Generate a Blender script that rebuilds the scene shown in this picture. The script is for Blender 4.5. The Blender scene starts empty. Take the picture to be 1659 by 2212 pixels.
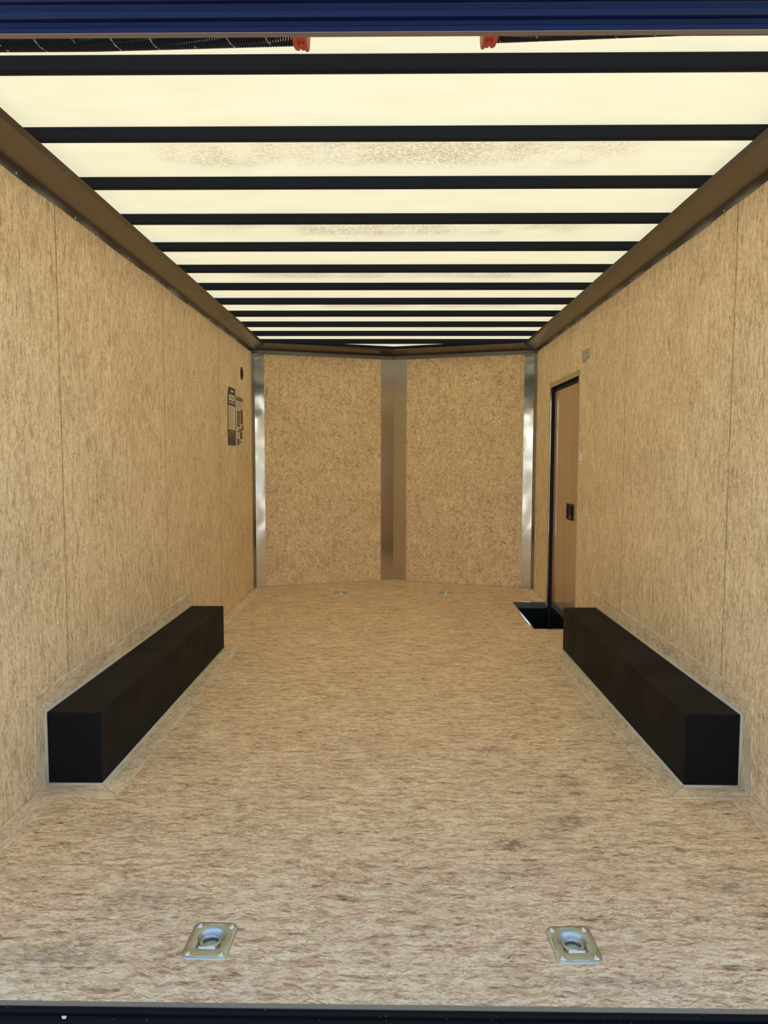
import bpy, bmesh, random
from math import *
from mathutils import Vector, Matrix, noise as mnoise
random.seed(7)
S = bpy.context.scene
COL = S.collection

# ------------------------------------------------------------------ camera
FPX, PITCH, YAW, ROLL, CAMH = 1560.0, atan(116/1560), atan(20.5/1560), 0.002, 1.166
cd = bpy.data.cameras.new('camera'); cam = bpy.data.objects.new('camera', cd); COL.objects.link(cam)
cd.sensor_fit = 'VERTICAL'; cd.sensor_height = 36.0; cd.lens = 36.0*FPX/2212.0
cd.clip_start = 0.02; cd.clip_end = 500
F_ = Vector((-sin(YAW)*cos(PITCH), cos(YAW)*cos(PITCH), -sin(PITCH)))
R_ = Vector((cos(YAW), sin(YAW), 0)); U_ = R_.cross(F_)
R2 = R_*cos(ROLL)+U_*sin(ROLL); U2 = U_*cos(ROLL)-R_*sin(ROLL)
M = Matrix((R2, U2, -F_)).transposed().to_4x4(); M.translation = (0, 0, CAMH)
cam.matrix_world = M
S.camera = cam

# ------------------------------------------------------------------ light
S.view_settings.view_transform = 'Standard'; S.view_settings.look = 'None'
S.view_settings.gamma = 1.0; S.view_settings.use_curve_mapping = False
S.view_settings.exposure = 1.36
SUN_E, SUN_AZ = radians(58), radians(6)
SUN_POWER, SKY_POWER = 6.0, 0.18
sd = bpy.data.lights.new('sun', 'SUN'); sd.energy = SUN_POWER; sd.angle = radians(0.53); sd.color = (1, .95, .87)
sun = bpy.data.objects.new('sun', sd); COL.objects.link(sun)
tosun = Vector((sin(SUN_AZ)*cos(SUN_E), cos(SUN_AZ)*cos(SUN_E), sin(SUN_E)))
sun.rotation_euler = tosun.to_track_quat('Z', 'Y').to_euler(); sun.location = (1, 4, 8)
w = bpy.data.worlds.new('sky'); S.world = w; w.use_nodes = True
nt = w.node_tree; sk = nt.nodes.new('ShaderNodeTexSky'); sk.sky_type = 'NISHITA'; sk.sun_disc = False
sk.sun_elevation = SUN_E; sk.sun_rotation = SUN_AZ; sk.air_density = 1.0; sk.dust_density = 1.5
bg = nt.nodes['Background']; nt.links.new(sk.outputs[0], bg.inputs[0]); bg.inputs[1].default_value = SKY_POWER
S.cycles.max_bounces = 14; S.cycles.diffuse_bounces = 9; S.cycles.glossy_bounces = 6; S.cycles.transmission_bounces = 6
S.cycles.use_denoising = True
S.cycles.sample_clamp_indirect = 8

# ------------------------------------------------------------------ dimensions
XW, YR, YC, YV = 1.24, 1.463, 6.46, 6.87          # half width, rear edge, nose corner, nose tip
ZB, ZR = 2.170, 2.213                              # underside of bows, roof sheet
BOW0, BSTEP = 1.949, 0.4069

# ------------------------------------------------------------------ materials
def lin(r, g, b):
    f = lambda c: (c/255/12.92) if c/255 <= .04045 else ((c/255+.055)/1.055)**2.4
    return (f(r), f(g), f(b), 1)
class NB:
    def __init__(s, name):
        s.m = bpy.data.materials.new(name); s.m.use_nodes = True; s.t = s.m.node_tree
        s.p = s.t.nodes['Principled BSDF']; s.out = s.t.nodes['Material Output']
    def n(s, typ, **kw):
        o = s.t.nodes.new(typ)
        for k, v in kw.items():
            if k in ('inp',):
                for a, b in v.items(): s.set(o, a, b)
            else: setattr(o, k, v)
        return o
    def set(s, o, a, b):
        if isinstance(b, bpy.types.NodeSocket): s.t.links.new(b, o.inputs[a])
        else: o.inputs[a].default_value = b
    def math(s, op, a, b=0.0, c=None, clamp=False):
        o = s.t.nodes.new('ShaderNodeMath'); o.operation = op; o.use_clamp = clamp
        s.set(o, 0, a); s.set(o, 1, b)
        if c is not None: s.set(o, 2, c)
        return o.outputs[0]
    def vmath(s, op, a, b):
        o = s.t.nodes.new('ShaderNodeVectorMath'); o.operation = op; s.set(o, 0, a); s.set(o, 1, b)
        return o.outputs[0]
    def noise(s, vec, scale=1, detail=3, rough=.5, dist=0):
        o = s.n('ShaderNodeTexNoise', inp={'Vector': vec, 'Scale': scale, 'Detail': detail, 'Roughness': rough, 'Distortion': dist})
        return o
    def ramp(s, fac, stops):
        o = s.t.nodes.new('ShaderNodeValToRGB'); s.t.links.new(fac, o.inputs[0])
        e = o.color_ramp.elements
        while len(e) < len(stops): e.new(.5)
        for i, (p, c) in enumerate(stops): e[i].position = p; e[i].color = c
        return o.outputs[0]
    def step(s, x, a, b):
        o = s.n('ShaderNodeMapRange', interpolation_type='SMOOTHSTEP', inp={'Value': x, 'From Min': a, 'From Max': b, 'To Min': 0.0, 'To Max': 1.0})
        return o.outputs[0]
    def mix(s, fac, a, b, bt='MIX'):
        o = s.n('ShaderNodeMix', data_type='RGBA', blend_type=bt)
        s.set(o, 0, fac); s.set(o, 6, a); s.set(o, 7, b)
        return o.outputs[2]
    def pos(s):
        return s.t.nodes.new('ShaderNodeNewGeometry').outputs['Position']
def plain(name, col, rough=.5, metal=0, coat=0, bump=0, bscale=200, ior=None, spec=None):
    b = NB(name); b.p.inputs['Base Color'].default_value = col; b.p.inputs['Roughness'].default_value = rough
    b.p.inputs['Metallic'].default_value = metal; b.p.inputs['Coat Weight'].default_value = coat
    if spec is not None: b.p.inputs['Specular IOR Level'].default_value = spec
    if ior: b.p.inputs['IOR'].default_value = ior
    if bump:
        nz = b.noise(b.pos(), bscale, 3, .6); bp = b.n('ShaderNodeBump', inp={'Strength': 1.0, 'Distance': bump, 'Height': nz.outputs[0]})
        b.t.links.new(bp.outputs[0], b.p.inputs['Normal'])
    return b.m

def osb(name, along, spread=.45, dark=1.0, stains=None, base=(.66, .505, .325), base_var=1.0, wave=1.0, size=1.0):
    """strand board. along: 'X' strands run across the trailer, 'Y' along it, 'Z' upright, 'V' upright on a nose wall; spread: how far strands turn off that line"""
    b = NB(name)
    P = b.pos()
    sep = b.n('ShaderNodeSeparateXYZ', inp={0: P})
    x, y, z = sep.outputs
    u, v = {'X': (x, y), 'Y': (y, b.math('ADD', x, z)), 'Z': (z, b.math('ADD', y, x)), 'V': (z, x)}[along]
    C2 = b.n('ShaderNodeCombineXYZ', inp={0: u, 1: v, 2: 0.0}).outputs[0]
    wv = b.noise(C2, 16, 2, .5).outputs['Color']
    off = b.n('ShaderNodeVectorMath', operation='SCALE', inp={0: b.vmath('SUBTRACT', wv, (.5, .5, .5)), 'Scale': .022*wave}).outputs[0]
    wv2 = b.noise(C2, 75, 2, .5).outputs['Color']
    off2 = b.n('ShaderNodeVectorMath', operation='SCALE', inp={0: b.vmath('SUBTRACT', wv2, (.5, .5, .5)), 'Scale': .006*wave}).outputs[0]
    CW = b.vmath('ADD', b.vmath('ADD', C2, off), off2)
    st = max(1.6, 5.5-4.2*min(spread, 1))          # how drawn-out the grain is
    def chips(scale, L, W, prob, seed):
        scale, L, W = scale/size, L*size, W*size
        q = b.vmath('ADD', CW, (seed, seed*.37, 0))
        qa = b.vmath('MULTIPLY', q, (1/sqrt(st), sqrt(st), 1))
        vo = b.n('ShaderNodeTexVoronoi', voronoi_dimensions='2D', feature='F1', inp={'Vector': qa, 'Scale': scale})
        l = b.vmath('MULTIPLY', b.vmath('SUBTRACT', qa, vo.outputs['Position']), (sqrt(st), 1/sqrt(st), 1))
        ls = b.n('ShaderNodeSeparateXYZ', inp={0: l}).outputs
        cs = b.n('ShaderNodeSeparateColor', inp={0: vo.outputs['Color']}).outputs
        an = b.math('MULTIPLY', b.math('SUBTRACT', cs[0], .5), 2*spread)
        ca, sa = b.math('COSINE', an), b.math('SINE', an)
        uu = b.math('ABSOLUTE', b.math('ADD', b.math('MULTIPLY', ls[0], ca), b.math('MULTIPLY', ls[1], sa)))
        vv = b.math('ABSOLUTE', b.math('SUBTRACT', b.math('MULTIPLY', ls[1], ca), b.math('MULTIPLY', ls[0], sa)))
        k = b.math('ADD', b.math('MULTIPLY', cs[2], .9), .45)
        uu = b.math('DIVIDE', uu, b.math('MULTIPLY', k, L)); vv = b.math('DIVIDE', vv, b.math('MULTIPLY', k, W))
        d = b.math('ADD', b.math('POWER', uu, 3.0), b.math('POWER', vv, 2.0))
        m = b.math('SUBTRACT', 1.0, b.step(d, .65, 1.05))
        on = b.math('GREATER_THAN', cs[1], 1-prob)
        tone = b.math('FRACT', b.math('MULTIPLY', cs[1], 17.3))
        return b.math('MULTIPLY', m, on), tone
    B = base
    C = lambda k, r=1, g_=1, b_=1: (min(.97, B[0]*k*r), min(.92, B[1]*k*g_), min(.88, B[2]*k*b_), 1)
    # ground of crossing pale strands
    fine = b.noise(b.vmath('MULTIPLY', CW, (60/st*1.5, 60*sqrt(st), 1)), 1.0, 5, .65, .4).outputs[0]
    mid = b.noise(b.vmath('MULTIPLY', CW, (16/sqrt(st), 22*sqrt(st), 1)), 1.0, 4, .6, .5).outputs[0]
    val = b.math('ADD', b.math('MULTIPLY', fine, .5), b.math('MULTIPLY', mid, .5))
    w_ = .75*base_var
    col = b.ramp(val, [(.36, C(1-.85*w_, 1, .95, .86)), (.46, C(1-.28*w_, 1, .98, .95)), (.54, C(1+.10*w_)), (.66, C(1+.4*w_, 1, 1.01, 1.04))])
    def lay(m, colr, amt):
        nonlocal col
        col = b.mix(b.math('MULTIPLY', m, amt, clamp=True), col, colr)
    for (sc, L, W, pr, sd) in ((15, .036, .0085, .75, 1.3), (22, .026, .0060, .75, 7.7), (34, .016, .0036, .7, 15.1)):
        m, tone = chips(sc, L, W, pr, sd)
        tc = b.ramp(tone, [(.0, C(.66, 1, .93, .84)), (.25, C(.84, 1, .96, .92)), (.5, C(1.0)), (.8, C(1.06, 1, 1.0, 1.03)), (1, C(1.14, 1, 1.0, 1.05))])
        lay(m, tc, .62*base_var)
    gate = b.step(b.noise(C2, 7, 3).outputs[0], .34, .62)
    gate2 = b.step(b.noise(b.vmath('ADD', C2, (5, 3, 0)), 10, 3).outputs[0], .36, .6)
    m, tone = chips(26, .019, .0030, .34, 23.9); lay(m, C(.44, 1, .78, .56), b.math('MULTIPLY', gate, .9*dark))
    m, tone = chips(46, .0115, .0014, .50, 31.9); lay(m, C(.30, 1, .70, .42), b.math('MULTIPLY', gate2, 1.0*dark))
    m, tone = chips(80, .0055, .0013, .42, 43.9); lay(m, C(.22, 1, .68, .42), b.math('MULTIPLY', gate, 1.0*dark))
    m, tone = chips(70, .0080, .0008, .60, 57.3); lay(m, C(.40, 1, .76, .5), .75*dark)
    m, tone = chips(120, .0045, .0007, .60, 71.3); lay(m, C(.34, 1, .74, .48), .7*dark)
    m, tone = chips(95, .0070, .0009, .55, 83.3); lay(m, C(1.15, 1, 1.02, 1.08), .5)
    # curling outlines of long strands, and a few large reddish flakes
    for (fu, fv, sd, am) in ((13, 34, 2.0, .42), (24, 70, 8.0, .36), (42, 120, 5.0, .30)):
        nn_ = b.noise(b.vmath('ADD', b.vmath('MULTIPLY', CW, (fu/sqrt(st)/size, fv*sqrt(st)/2.2/size, 1)), (sd, sd, 0)), 1.0, 2, .5, .9).outputs[0]
        ln_ = b.math('SUBTRACT', 1.0, b.step(b.math('ABSOLUTE', b.math('SUBTRACT', nn_, .5)), .006, .032))
        brk = b.step(b.noise(b.vmath('ADD', C2, (sd, 0, 0)), 26, 2).outputs[0], .45, .6)
        lay(b.math('MULTIPLY', ln_, brk), C(.50, 1, .84, .68), am*dark*1.7)
    m, tone = chips(13, .030, .0042, .09, 91.7); lay(m, C(.40, 1, .66, .50), .8*dark)
    # large soft unevenness of tone
    n6 = b.noise(C2, 3.0, 4, .6).outputs[0]
    col = b.mix(1.0, col, b.ramp(n6, [(.3, (.90, .885, .87, 1)), (.7, (1.06, 1.05, 1.04, 1))]), 'MULTIPLY')
    if stains:
        acc = None
        for (sx, sy, rx, ry, amt) in stains:
            d = b.vmath('MULTIPLY', b.vmath('SUBTRACT', P, (sx, sy, 0)), (1/rx, 1/ry, 0))
            ln = b.n('ShaderNodeVectorMath', operation='LENGTH', inp={0: d}).outputs[1]
            mk = b.math('MULTIPLY', b.math('SUBTRACT', 1.0, b.step(ln, .25, 1.0)), amt)
            acc = mk if acc is None else b.math('MAXIMUM', acc, mk)
        nn = b.step(b.noise(P, 38, 4, .65).outputs[0], .34, .62)
        col = b.mix(b.math('MULTIPLY', acc, nn), col, (.13, .115, .10, 1))
    b.t.links.new(col, b.p.inputs['Base Color'])
    b.p.inputs['Roughness'].default_value = .62
    b.p.inputs['Specular IOR Level'].default_value = .3
    bp = b.n('ShaderNodeBump', inp={'Strength': .3, 'Distance': .001, 'Height': val})
    b.t.links.new(bp.outputs[0], b.p.inputs['Normal'])
    return b.m

STAINS = [(-.05, 2.98, .035, .03, .55), (.40, 2.82, .10, .05, .5), (.64, 2.53, .08, .05, .6), (.36, 2.11, .065, .05, .75), (.57, 2.26, .10, .06, .6),
          (-.66, 1.83, .14, .05, .5), (-.10, 2.36, .05, .02, .45), (.92, 1.90, .10, .04, .5), (-.78, 1.60, .22, .05, .45), (.06, 3.4, .06, .02, .5),
          (.86, 6.05, .05, .02, .9), (-.33, 6.02, .06, .02, .7), (.88, 5.40, .05, .06, .6), (.88, 5.05, .06, .05, .5), (.3, 1.95, .25, .07, .25), (-.52, 5.8, .08, .03, .7), (-.86, 2.2, .2, .12, .25),
          (.5, 1.53, .3, .04, .3), (0, 4.6, .2, .03, .3), (.7, 3.3, .12, .05, .3)]
M_FLOOR = osb('strand_board_floor', 'X', .50, .78, STAINS, (.97, .712, .452), 1.3, .9, .8)
M_WALL = osb('strand_board_wall', 'Z', .48, .74, None, (.98, .765, .495), .72, .8, .9)
M_NOSE = osb('strand_board_nose', 'V', 1.5, 1.10, None, (1.06, .79, .49), .62, 1.3, .80)
M_STRIPX = osb('strand_board_strip_across', 'X', .4, .42, None, (.90, .735, .50), .7, .8, .9)
M_STRIPY = osb('strand_board_strip_along', 'Y', .9, .42, None, (.90, .735, .50), .7, .8, .9)
M_STRIPZ = osb('strand_board_strip_upright', 'Z', .4, .42, None, (.90, .735, .50), .7, .8, .9)
M_EDGE = plain('board_cut_edge', (.34, .26, .17, 1), .9, bump=.002, bscale=90, spec=.1)
def mk_seam():
    b = NB('seam_board'); n = b.noise(b.vmath('MULTIPLY', b.pos(), (60, 160, 25)), 1.0, 3, .6).outputs[0]
    b.t.links.new(b.ramp(n, [(.35, (.24, .15, .08, 1)), (.62, (.62, .46, .28, 1))]), b.p.inputs['Base Color']); b.p.inputs['Roughness'].default_value = .8
    return b.m
M_SEAM = mk_seam()
M_BLACK = plain('black_painted_steel', (.0072, .0098, .0185, 1), .5, spec=.14)
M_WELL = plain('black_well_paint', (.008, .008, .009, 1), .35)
M_GAP = plain('black_rubber', (.006, .006, .006, 1), .7)
M_CAULK = plain('pale_sealant', (.60, .53, .38, 1), .6, spec=.15)
M_SCREW = plain('zinc_screw', (.75, .73, .68, 1), .25, 1)
M_SKIN = plain('outer_skin', (.03, .05, .12, 1), .3)
M_WHITE = plain('white_paper', (.88, .86, .82, 1), .6)
M_INK = plain('dark_print', (.055, .045, .045, 1), .5)
M_PRINTLINE = plain('grey_print', (.28, .24, .19, 1), .6)
M_BROWNPRINT = plain('brown_print', (.13, .065, .04, 1), .55)
M_PAPER = plain('tan_paper', (.70, .62, .47, 1), .6)
M_RED = plain('red_painted_casting', (.42, .055, .03, 1), .45, bump=.0006, bscale=150)
M_REDPL = plain('red_plastic', (.5, .01, .01, 1), .35)

M_FLANGE_REFL = plain('grey_flange_and_reflection', (.20, .22, .235, 1), .4, .5)  # well's far flange, and its reflection built as a strip on the door
def metal(name, col, rough, wav=0.0, wscale=3, brushed=True):
    b = NB(name); P = b.pos()
    b.p.inputs['Metallic'].default_value = 1.0
    q = b.vmath('MULTIPLY', P, (2, 2, 40) if brushed else (20, 20, 20))
    n = b.noise(q, 1.0, 3).outputs[0]
    b.t.links.new(b.ramp(n, [(.3, tuple(c*.93 for c in col[:3])+(1,)), (.7, col)]), b.p.inputs['Base Color'])
    b.p.inputs['Roughness'].default_value = rough
    if wav:
        n2 = b.noise(P, wscale, 1, .4)
        bp = b.n('ShaderNodeBump', inp={'Strength': 1.0, 'Distance': wav, 'Height': n2.outputs[0]})
        b.t.links.new(bp.outputs[0], b.p.inputs['Normal'])
    return b.m
M_COVE = metal('brown_bright_metal', (.225, .213, .207, 1), .26, .002, 4, False)
M_MULL = metal('mill_aluminium', (.60, .56, .52, 1), .20, .004, 3)
M_CORNER = metal('polished_aluminium', (.80, .79, .77, 1), .10, .006, 4)
M_JAMB = plain('brushed_jamb', (.62, .56, .46, 1), .32, .85)
M_ZINC = metal('yellow_zinc', (.54, .60, .57, 1), .40, 0, 3, False)
M_ZINCB = metal('bright_zinc', (.74, .76, .76, 1), .24, 0, 3, False)
M_SOFFIT = plain('taupe_soffit_metal', (.20, .155, .135, 1), .45, .3)

def mk_roof():
    b = NB('translucent_roof_sheet'); P = b.pos()
    sep = b.n('ShaderNodeSeparateXYZ', inp={0: P}); x, y, z = sep.outputs
    # streaky sheet and water marks left in every second bay
    fine = b.noise(b.vmath('MULTIPLY', P, (3, 11, 1)), 1.0, 4, .6, .6).outputs[0]
    base = b.ramp(fine, [(.3, (.280, .270, .180, 1)), (.7, (.309, .299, .206, 1))])
    ph = b.math('DIVIDE', b.math('SUBTRACT', y, BOW0), BSTEP*2)          # bays 1,3,5...
    fr = b.math('FRACT', ph)
    band = b.math('SUBTRACT', 1.0, b.step(b.math('ABSOLUTE', b.math('SUBTRACT', fr, .765)), .06, .19))
    xf = b.math('SUBTRACT', 1.0, b.step(b.math('ABSOLUTE', x), .62, 1.05))
    sm = b.noise(P, 2.6, 3, .6).outputs[0]
    mott = b.noise(b.vmath('MULTIPLY', P, (95, 120, 1)), 1.0, 4, .65, .8).outputs[0]
    mk = b.math('MULTIPLY', b.math('MULTIPLY', band, xf), b.math('MULTIPLY', b.step(sm, .33, .60), b.step(mott, .42, .56)))
    col = b.mix(b.math('MULTIPLY', mk, .75), base, (.11, .09, .055, 1))
    sp = b.n('ShaderNodeTexVoronoi', inp={'Vector': P, 'Scale': 14.0})
    rr = b.n('ShaderNodeSeparateColor', inp={0: sp.outputs['Color']}).outputs[0]
    dot = b.math('MULTIPLY', b.math('SUBTRACT', 1.0, b.step(sp.outputs['Distance'], .02, .045)), b.step(rr, .82, .84))
    col = b.mix(b.math('MULTIPLY', dot, .6), col, (.2, .16, .09, 1))
    tr = b.n('ShaderNodeBsdfTranslucent', inp={'Color': col})
    gl = b.n('ShaderNodeBsdfGlossy', inp={'Roughness': .3, 'Color': (.8, .8, .75, 1)})
    df = b.n('ShaderNodeBsdfDiffuse', inp={'Color': (.88, .84, .70, 1)})
    m1 = b.n('ShaderNodeMixShader', inp={0: .52, 1: tr.outputs[0], 2: df.outputs[0]})
    m2 = b.n('ShaderNodeMixShader', inp={0: .03, 1: m1.outputs[0], 2: gl.outputs[0]})
    b.t.links.new(m2.outputs[0], b.out.inputs['Surface'])
    return b.m
M_ROOF = mk_roof()

def mk_liner():
    b = NB('black_speckled_liner'); P = b.pos()
    n = b.noise(P, 420, 2, .7).outputs[0]
    col = b.ramp(n, [(.45, (.0013, .0016, .0030, 1)), (.72, (.0030, .0032, .0050, 1)), (.86, (.04, .04, .04, 1))])
    sm = b.noise(P, 5, 3).outputs[0]
    b.t.links.new(col, b.p.inputs['Base Color'])
    b.t.links.new(b.math('ADD', b.math('MULTIPLY', sm, .25), .5), b.p.inputs['Roughness'])
    bp = b.n('ShaderNodeBump', inp={'Strength': .6, 'Distance': .001, 'Height': n})
    b.t.links.new(bp.outputs[0], b.p.inputs['Normal'])
    return b.m
M_LINER = mk_liner(); M_LINER.node_tree.nodes['Principled BSDF'].inputs['Specular IOR Level'].default_value = .2
def mk_sill():
    b = NB('dusty_black_sill'); P = b.pos()
    v = b.n('ShaderNodeTexVoronoi', inp={'Vector': P, 'Scale': 85.0})
    rr = b.n('ShaderNodeSeparateColor', inp={0: v.outputs['Color']}).outputs[0]
    dot = b.math('MULTIPLY', b.math('SUBTRACT', 1.0, b.step(v.outputs['Distance'], .06, .12)), b.step(rr, .80, .83))
    dust = b.step(b.noise(P, 300, 2).outputs[0], .66, .78)
    f = b.math('MAXIMUM', b.math('MULTIPLY', dot, .6), b.math('MULTIPLY', dust, .12))
    b.t.links.new(b.mix(f, (.007, .0075, .010, 1), (.6, .55, .5, 1)), b.p.inputs['Base Color'])
    b.p.inputs['Roughness'].default_value = .6; b.p.inputs['Specular IOR Level'].default_value = .12
    return b.m
M_SILL = mk_sill()
def mk_blue():
    b = NB('dark_blue_paint'); P = b.pos()
    n = b.noise(b.vmath('MULTIPLY', P, (1.2, 10, 10)), 1.0, 2).outputs[0]
    b.t.links.new(b.ramp(n, [(.3, (.0014, .0045, .026, 1)), (.7, (.002, .0075, .045, 1))]), b.p.inputs['Base Color'])
    b.p.inputs['Roughness'].default_value = .34; b.p.inputs['Specular IOR Level'].default_value = .22
    return b.m
M_BLUE = mk_blue()
def mk_doorwood():
    b = NB('glossy_wood_grain_panel'); P = b.pos()
    w_ = b.noise(P, 1.3, 2).outputs['Color']
    q = b.vmath('ADD', b.vmath('MULTIPLY', P, (1, 38, 1.1)), b.vmath('MULTIPLY', w_, (0, 5, 0)))
    n = b.noise(q, 1.0, 5, .6, .3).outputs[0]
    n2 = b.noise(b.vmath('MULTIPLY', P, (1, 160, 4)), 1.0, 3, .6).outputs[0]
    v = b.math('ADD', b.math('MULTIPLY', n, .7), b.math('MULTIPLY', n2, .3))
    b.t.links.new(b.ramp(v, [(.32, (.36, .205, .105, 1)), (.5, (.49, .31, .165, 1)), (.7, (.58, .39, .22, 1))]), b.p.inputs['Base Color'])
    b.p.inputs['Roughness'].default_value = .13
    b.p.inputs['IOR'].default_value = 1.5
    return b.m
M_DOOR = mk_doorwood()
def mk_spring():
    b = NB('black_spring_steel'); P = b.pos()
    sep = b.n('ShaderNodeSeparateXYZ', inp={0: P}); x, y, z = sep.outputs
    an = b.math('ARCTAN2', b.math('SUBTRACT', z, 2.085), b.math('SUBTRACT', y, 1.62))
    t = b.math('FRACT', b.math('SUBTRACT', b.math('DIVIDE', an, 2*pi), b.math('DIVIDE', x, .082)))
    m = b.math('LESS_THAN', t, .035)
    n = b.math('GREATER_THAN', b.noise(P, 30, 1).outputs[0], .45)
    b.t.links.new(b.mix(b.math('MULTIPLY', b.math('MULTIPLY', m, n), .45), (.008, .010, .018, 1), (.8, .8, .8, 1)), b.p.inputs['Base Color'])
    b.p.inputs['Roughness'].default_value = .5; b.p.inputs['Specular IOR Level'].default_value = .2
    return b.m
M_SPRING = mk_spring()

# ------------------------------------------------------------------ mesh helpers
def link(name, bm, mats, parent=None, smooth=False, bevel=0, segs=2, label=None):
    me = bpy.data.meshes.new(name); bmesh.ops.recalc_face_normals(bm, faces=bm.faces); bm.to_mesh(me); bm.free()
    if not isinstance(mats, (list, tuple)): mats = [mats]
    for m in mats: me.materials.append(m)
    if smooth:
        for p in me.polygons: p.use_smooth = True
    o = bpy.data.objects.new(name, me); COL.objects.link(o)
    if parent:
        o.parent = parent
        if parent.type == 'EMPTY' or parent.location.length > 0 or parent.get('_local'): pass
    if bevel:
        md = o.modifiers.new('bevel', 'BEVEL'); md.width = bevel; md.segments = segs; md.limit_method = 'ANGLE'; md.angle_limit = radians(35)
    if label: o['label'] = label
    return o
def empty(name, loc, label, cat, group=None):
    o = bpy.data.objects.new(name, None); COL.objects.link(o); o.location = loc; o.empty_display_size = .05
    o['label'] = label; o['category'] = cat
    if group: o['group'] = group
    return o
def tag(o, label, cat, group=None):
    o['label'] = label; o['category'] = cat
    if group: o['group'] = group
    return o
def struct(o, label=None):
    o['kind'] = 'structure'
    if label: o['label'] = label
    return o
def box(bm, a, b, mi=0):
    x0, y0, z0 = a; x1, y1, z1 = b
    v = [bm.verts.new(c) for c in ((x0, y0, z0), (x1, y0, z0), (x1, y1, z0), (x0, y1, z0), (x0, y0, z1), (x1, y0, z1), (x1, y1, z1), (x0, y1, z1))]
    for f in ((3, 2, 1, 0), (4, 5, 6, 7), (0, 1, 5, 4), (1, 2, 6, 5), (2, 3, 7, 6), (3, 0, 4, 7)):
        bm.faces.new([v[i] for i in f]).material_index = mi
    return v
def prism(bm, pts, d, mi=0):
    """pts: 3-D polygon, d: thickness vector"""
    d = Vector(d); a = [bm.verts.new(p) for p in pts]; b = [bm.verts.new(Vector(p)+d) for p in pts]; n = len(a)
    bm.faces.new(a).material_index = mi; bm.faces.new(b[::-1]).material_index = mi
    for i in range(n): bm.faces.new((a[i], a[(i+1) % n], b[(i+1) % n], b[i])).material_index = mi
def lathe(bm, c, axis, prof, seg=24, mi=0, cap=True):
    """prof: list of (radius, height along axis)"""
    ax = Vector(axis).normalized(); t = ax.orthogonal().normalized(); u = ax.cross(t); c = Vector(c); rings = []
    for r, h in prof:
        rings.append([bm.verts.new(c+ax*h+(t*cos(2*pi*i/seg)+u*sin(2*pi*i/seg))*max(r, 1e-5)) for i in range(seg)])
    for a, b in zip(rings, rings[1:]):
        for i in range(seg): bm.faces.new((a[i], a[(i+1) % seg], b[(i+1) % seg], b[i])).material_index = mi
    if cap:
        bm.faces.new(rings[0][::-1]).material_index = mi; bm.faces.new(rings[-1]).material_index = mi
def tube(bm, pts, r, seg=8, mi=0, closed=False):
    pts = [Vector(p) for p in pts]; n = len(pts); rings = []; up = None
    for i, p in enumerate(pts):
        if closed: tg = (pts[(i+1) % n]-pts[i-1]).normalized()
        else: tg = (pts[min(i+1, n-1)]-pts[max(i-1, 0)]).normalized()
        if up is None: up = tg.orthogonal().normalized()
        up = (up-tg*up.dot(tg)).normalized(); s = tg.cross(up)
        rings.append([bm.verts.new(p+(up*cos(2*pi*k/seg)+s*sin(2*pi*k/seg))*r) for k in range(seg)])
    m = n if closed else n-1
    for i in range(m):
        a, b = rings[i], rings[(i+1) % n]
        for k in range(seg): bm.faces.new((a[k], a[(k+1) % seg], b[(k+1) % seg], b[k])).material_index = mi
    if not closed: bm.faces.new(rings[0][::-1]); bm.faces.new(rings[-1])
NB_ = lambda: bmesh.new()
def local(o, root):
    """child mesh was written in world coordinates: keep it there under a moved root"""
    o.matrix_parent_inverse = Matrix.Translation(-root.location)

# ------------------------------------------------------------------ ground outside, rear sill
bm = NB_(); box(bm, (-14, -16, -.75), (14, 16, -.62)); 
g = NB('pale_concrete'); g.t.links.new(g.ramp(g.noise(g.pos(), 3, 4).outputs[0], [(.3, (.27, .24, .20, 1)), (.7, (.32, .29, .24, 1))]), g.p.inputs['Base Color']); g.p.inputs['Roughness'].default_value = .9
struct(link('ground', bm, g.m), 'pale concrete yard the trailer stands on')

# ------------------------------------------------------------------ floor with cut-outs
WELL = (.969, XW, 4.892, 5.818)
RINGS = [(-.440, 1.661), (.436, 1.661), (-.455, 6.195), (.457, 6.205)]
HR = .036
holes = [WELL]+[(x-HR, x+HR, y-HR+.001, y+HR+.011) for x, y in RINGS]
xs = sorted({-XW, XW, *[h[0] for h in holes], *[h[1] for h in holes]})
ys = sorted({YR, YC, *[h[2] for h in holes], *[h[3] for h in holes]})
bm = NB_(); T = -.019; vc = {}
def V(x, y, z):
    k = (round(x, 5), round(y, 5), z)
    if k not in vc: vc[k] = bm.verts.new((x, y, z))
    return vc[k]
def solid(i, j):
    if i < 0 or j < 0 or i >= len(xs)-1 or j >= len(ys)-1: return False
    mx, my = (xs[i]+xs[i+1])/2, (ys[j]+ys[j+1])/2
    return not any(h[0] < mx < h[1] and h[2] < my < h[3] for h in holes)
for i in range(len(xs)-1):
    for j in range(len(ys)-1):
        if not solid(i, j): continue
        a, b, c, d = xs[i], xs[i+1], ys[j], ys[j+1]
        bm.faces.new((V(a, c, 0), V(b, c, 0), V(b, d, 0), V(a, d, 0)))
        bm.faces.new((V(a, d, T), V(b, d, T), V(b, c, T), V(a, c, T)))
        for (di, dj, p, q) in ((-1, 0, (a, d), (a, c)), (1, 0, (b, c), (b, d)), (0, -1, (a, c), (b, c)), (0, 1, (b, d), (a, d))):
            if not solid(i+di, j+dj) and not (dj == 1 and j == len(ys)-2):
                bm.faces.new((V(*p, T), V(*q, T), V(*q, 0), V(*p, 0))).material_index = 1
tip0, tip1 = bm.verts.new((0, YV, 0)), bm.verts.new((0, YV, T))
top = [V(x, YC, 0) for x in xs]; bot = [V(x, YC, T) for x in xs]
bm.faces.new(top+[tip0]); bm.faces.new(bot[::-1]+[tip1])
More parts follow.
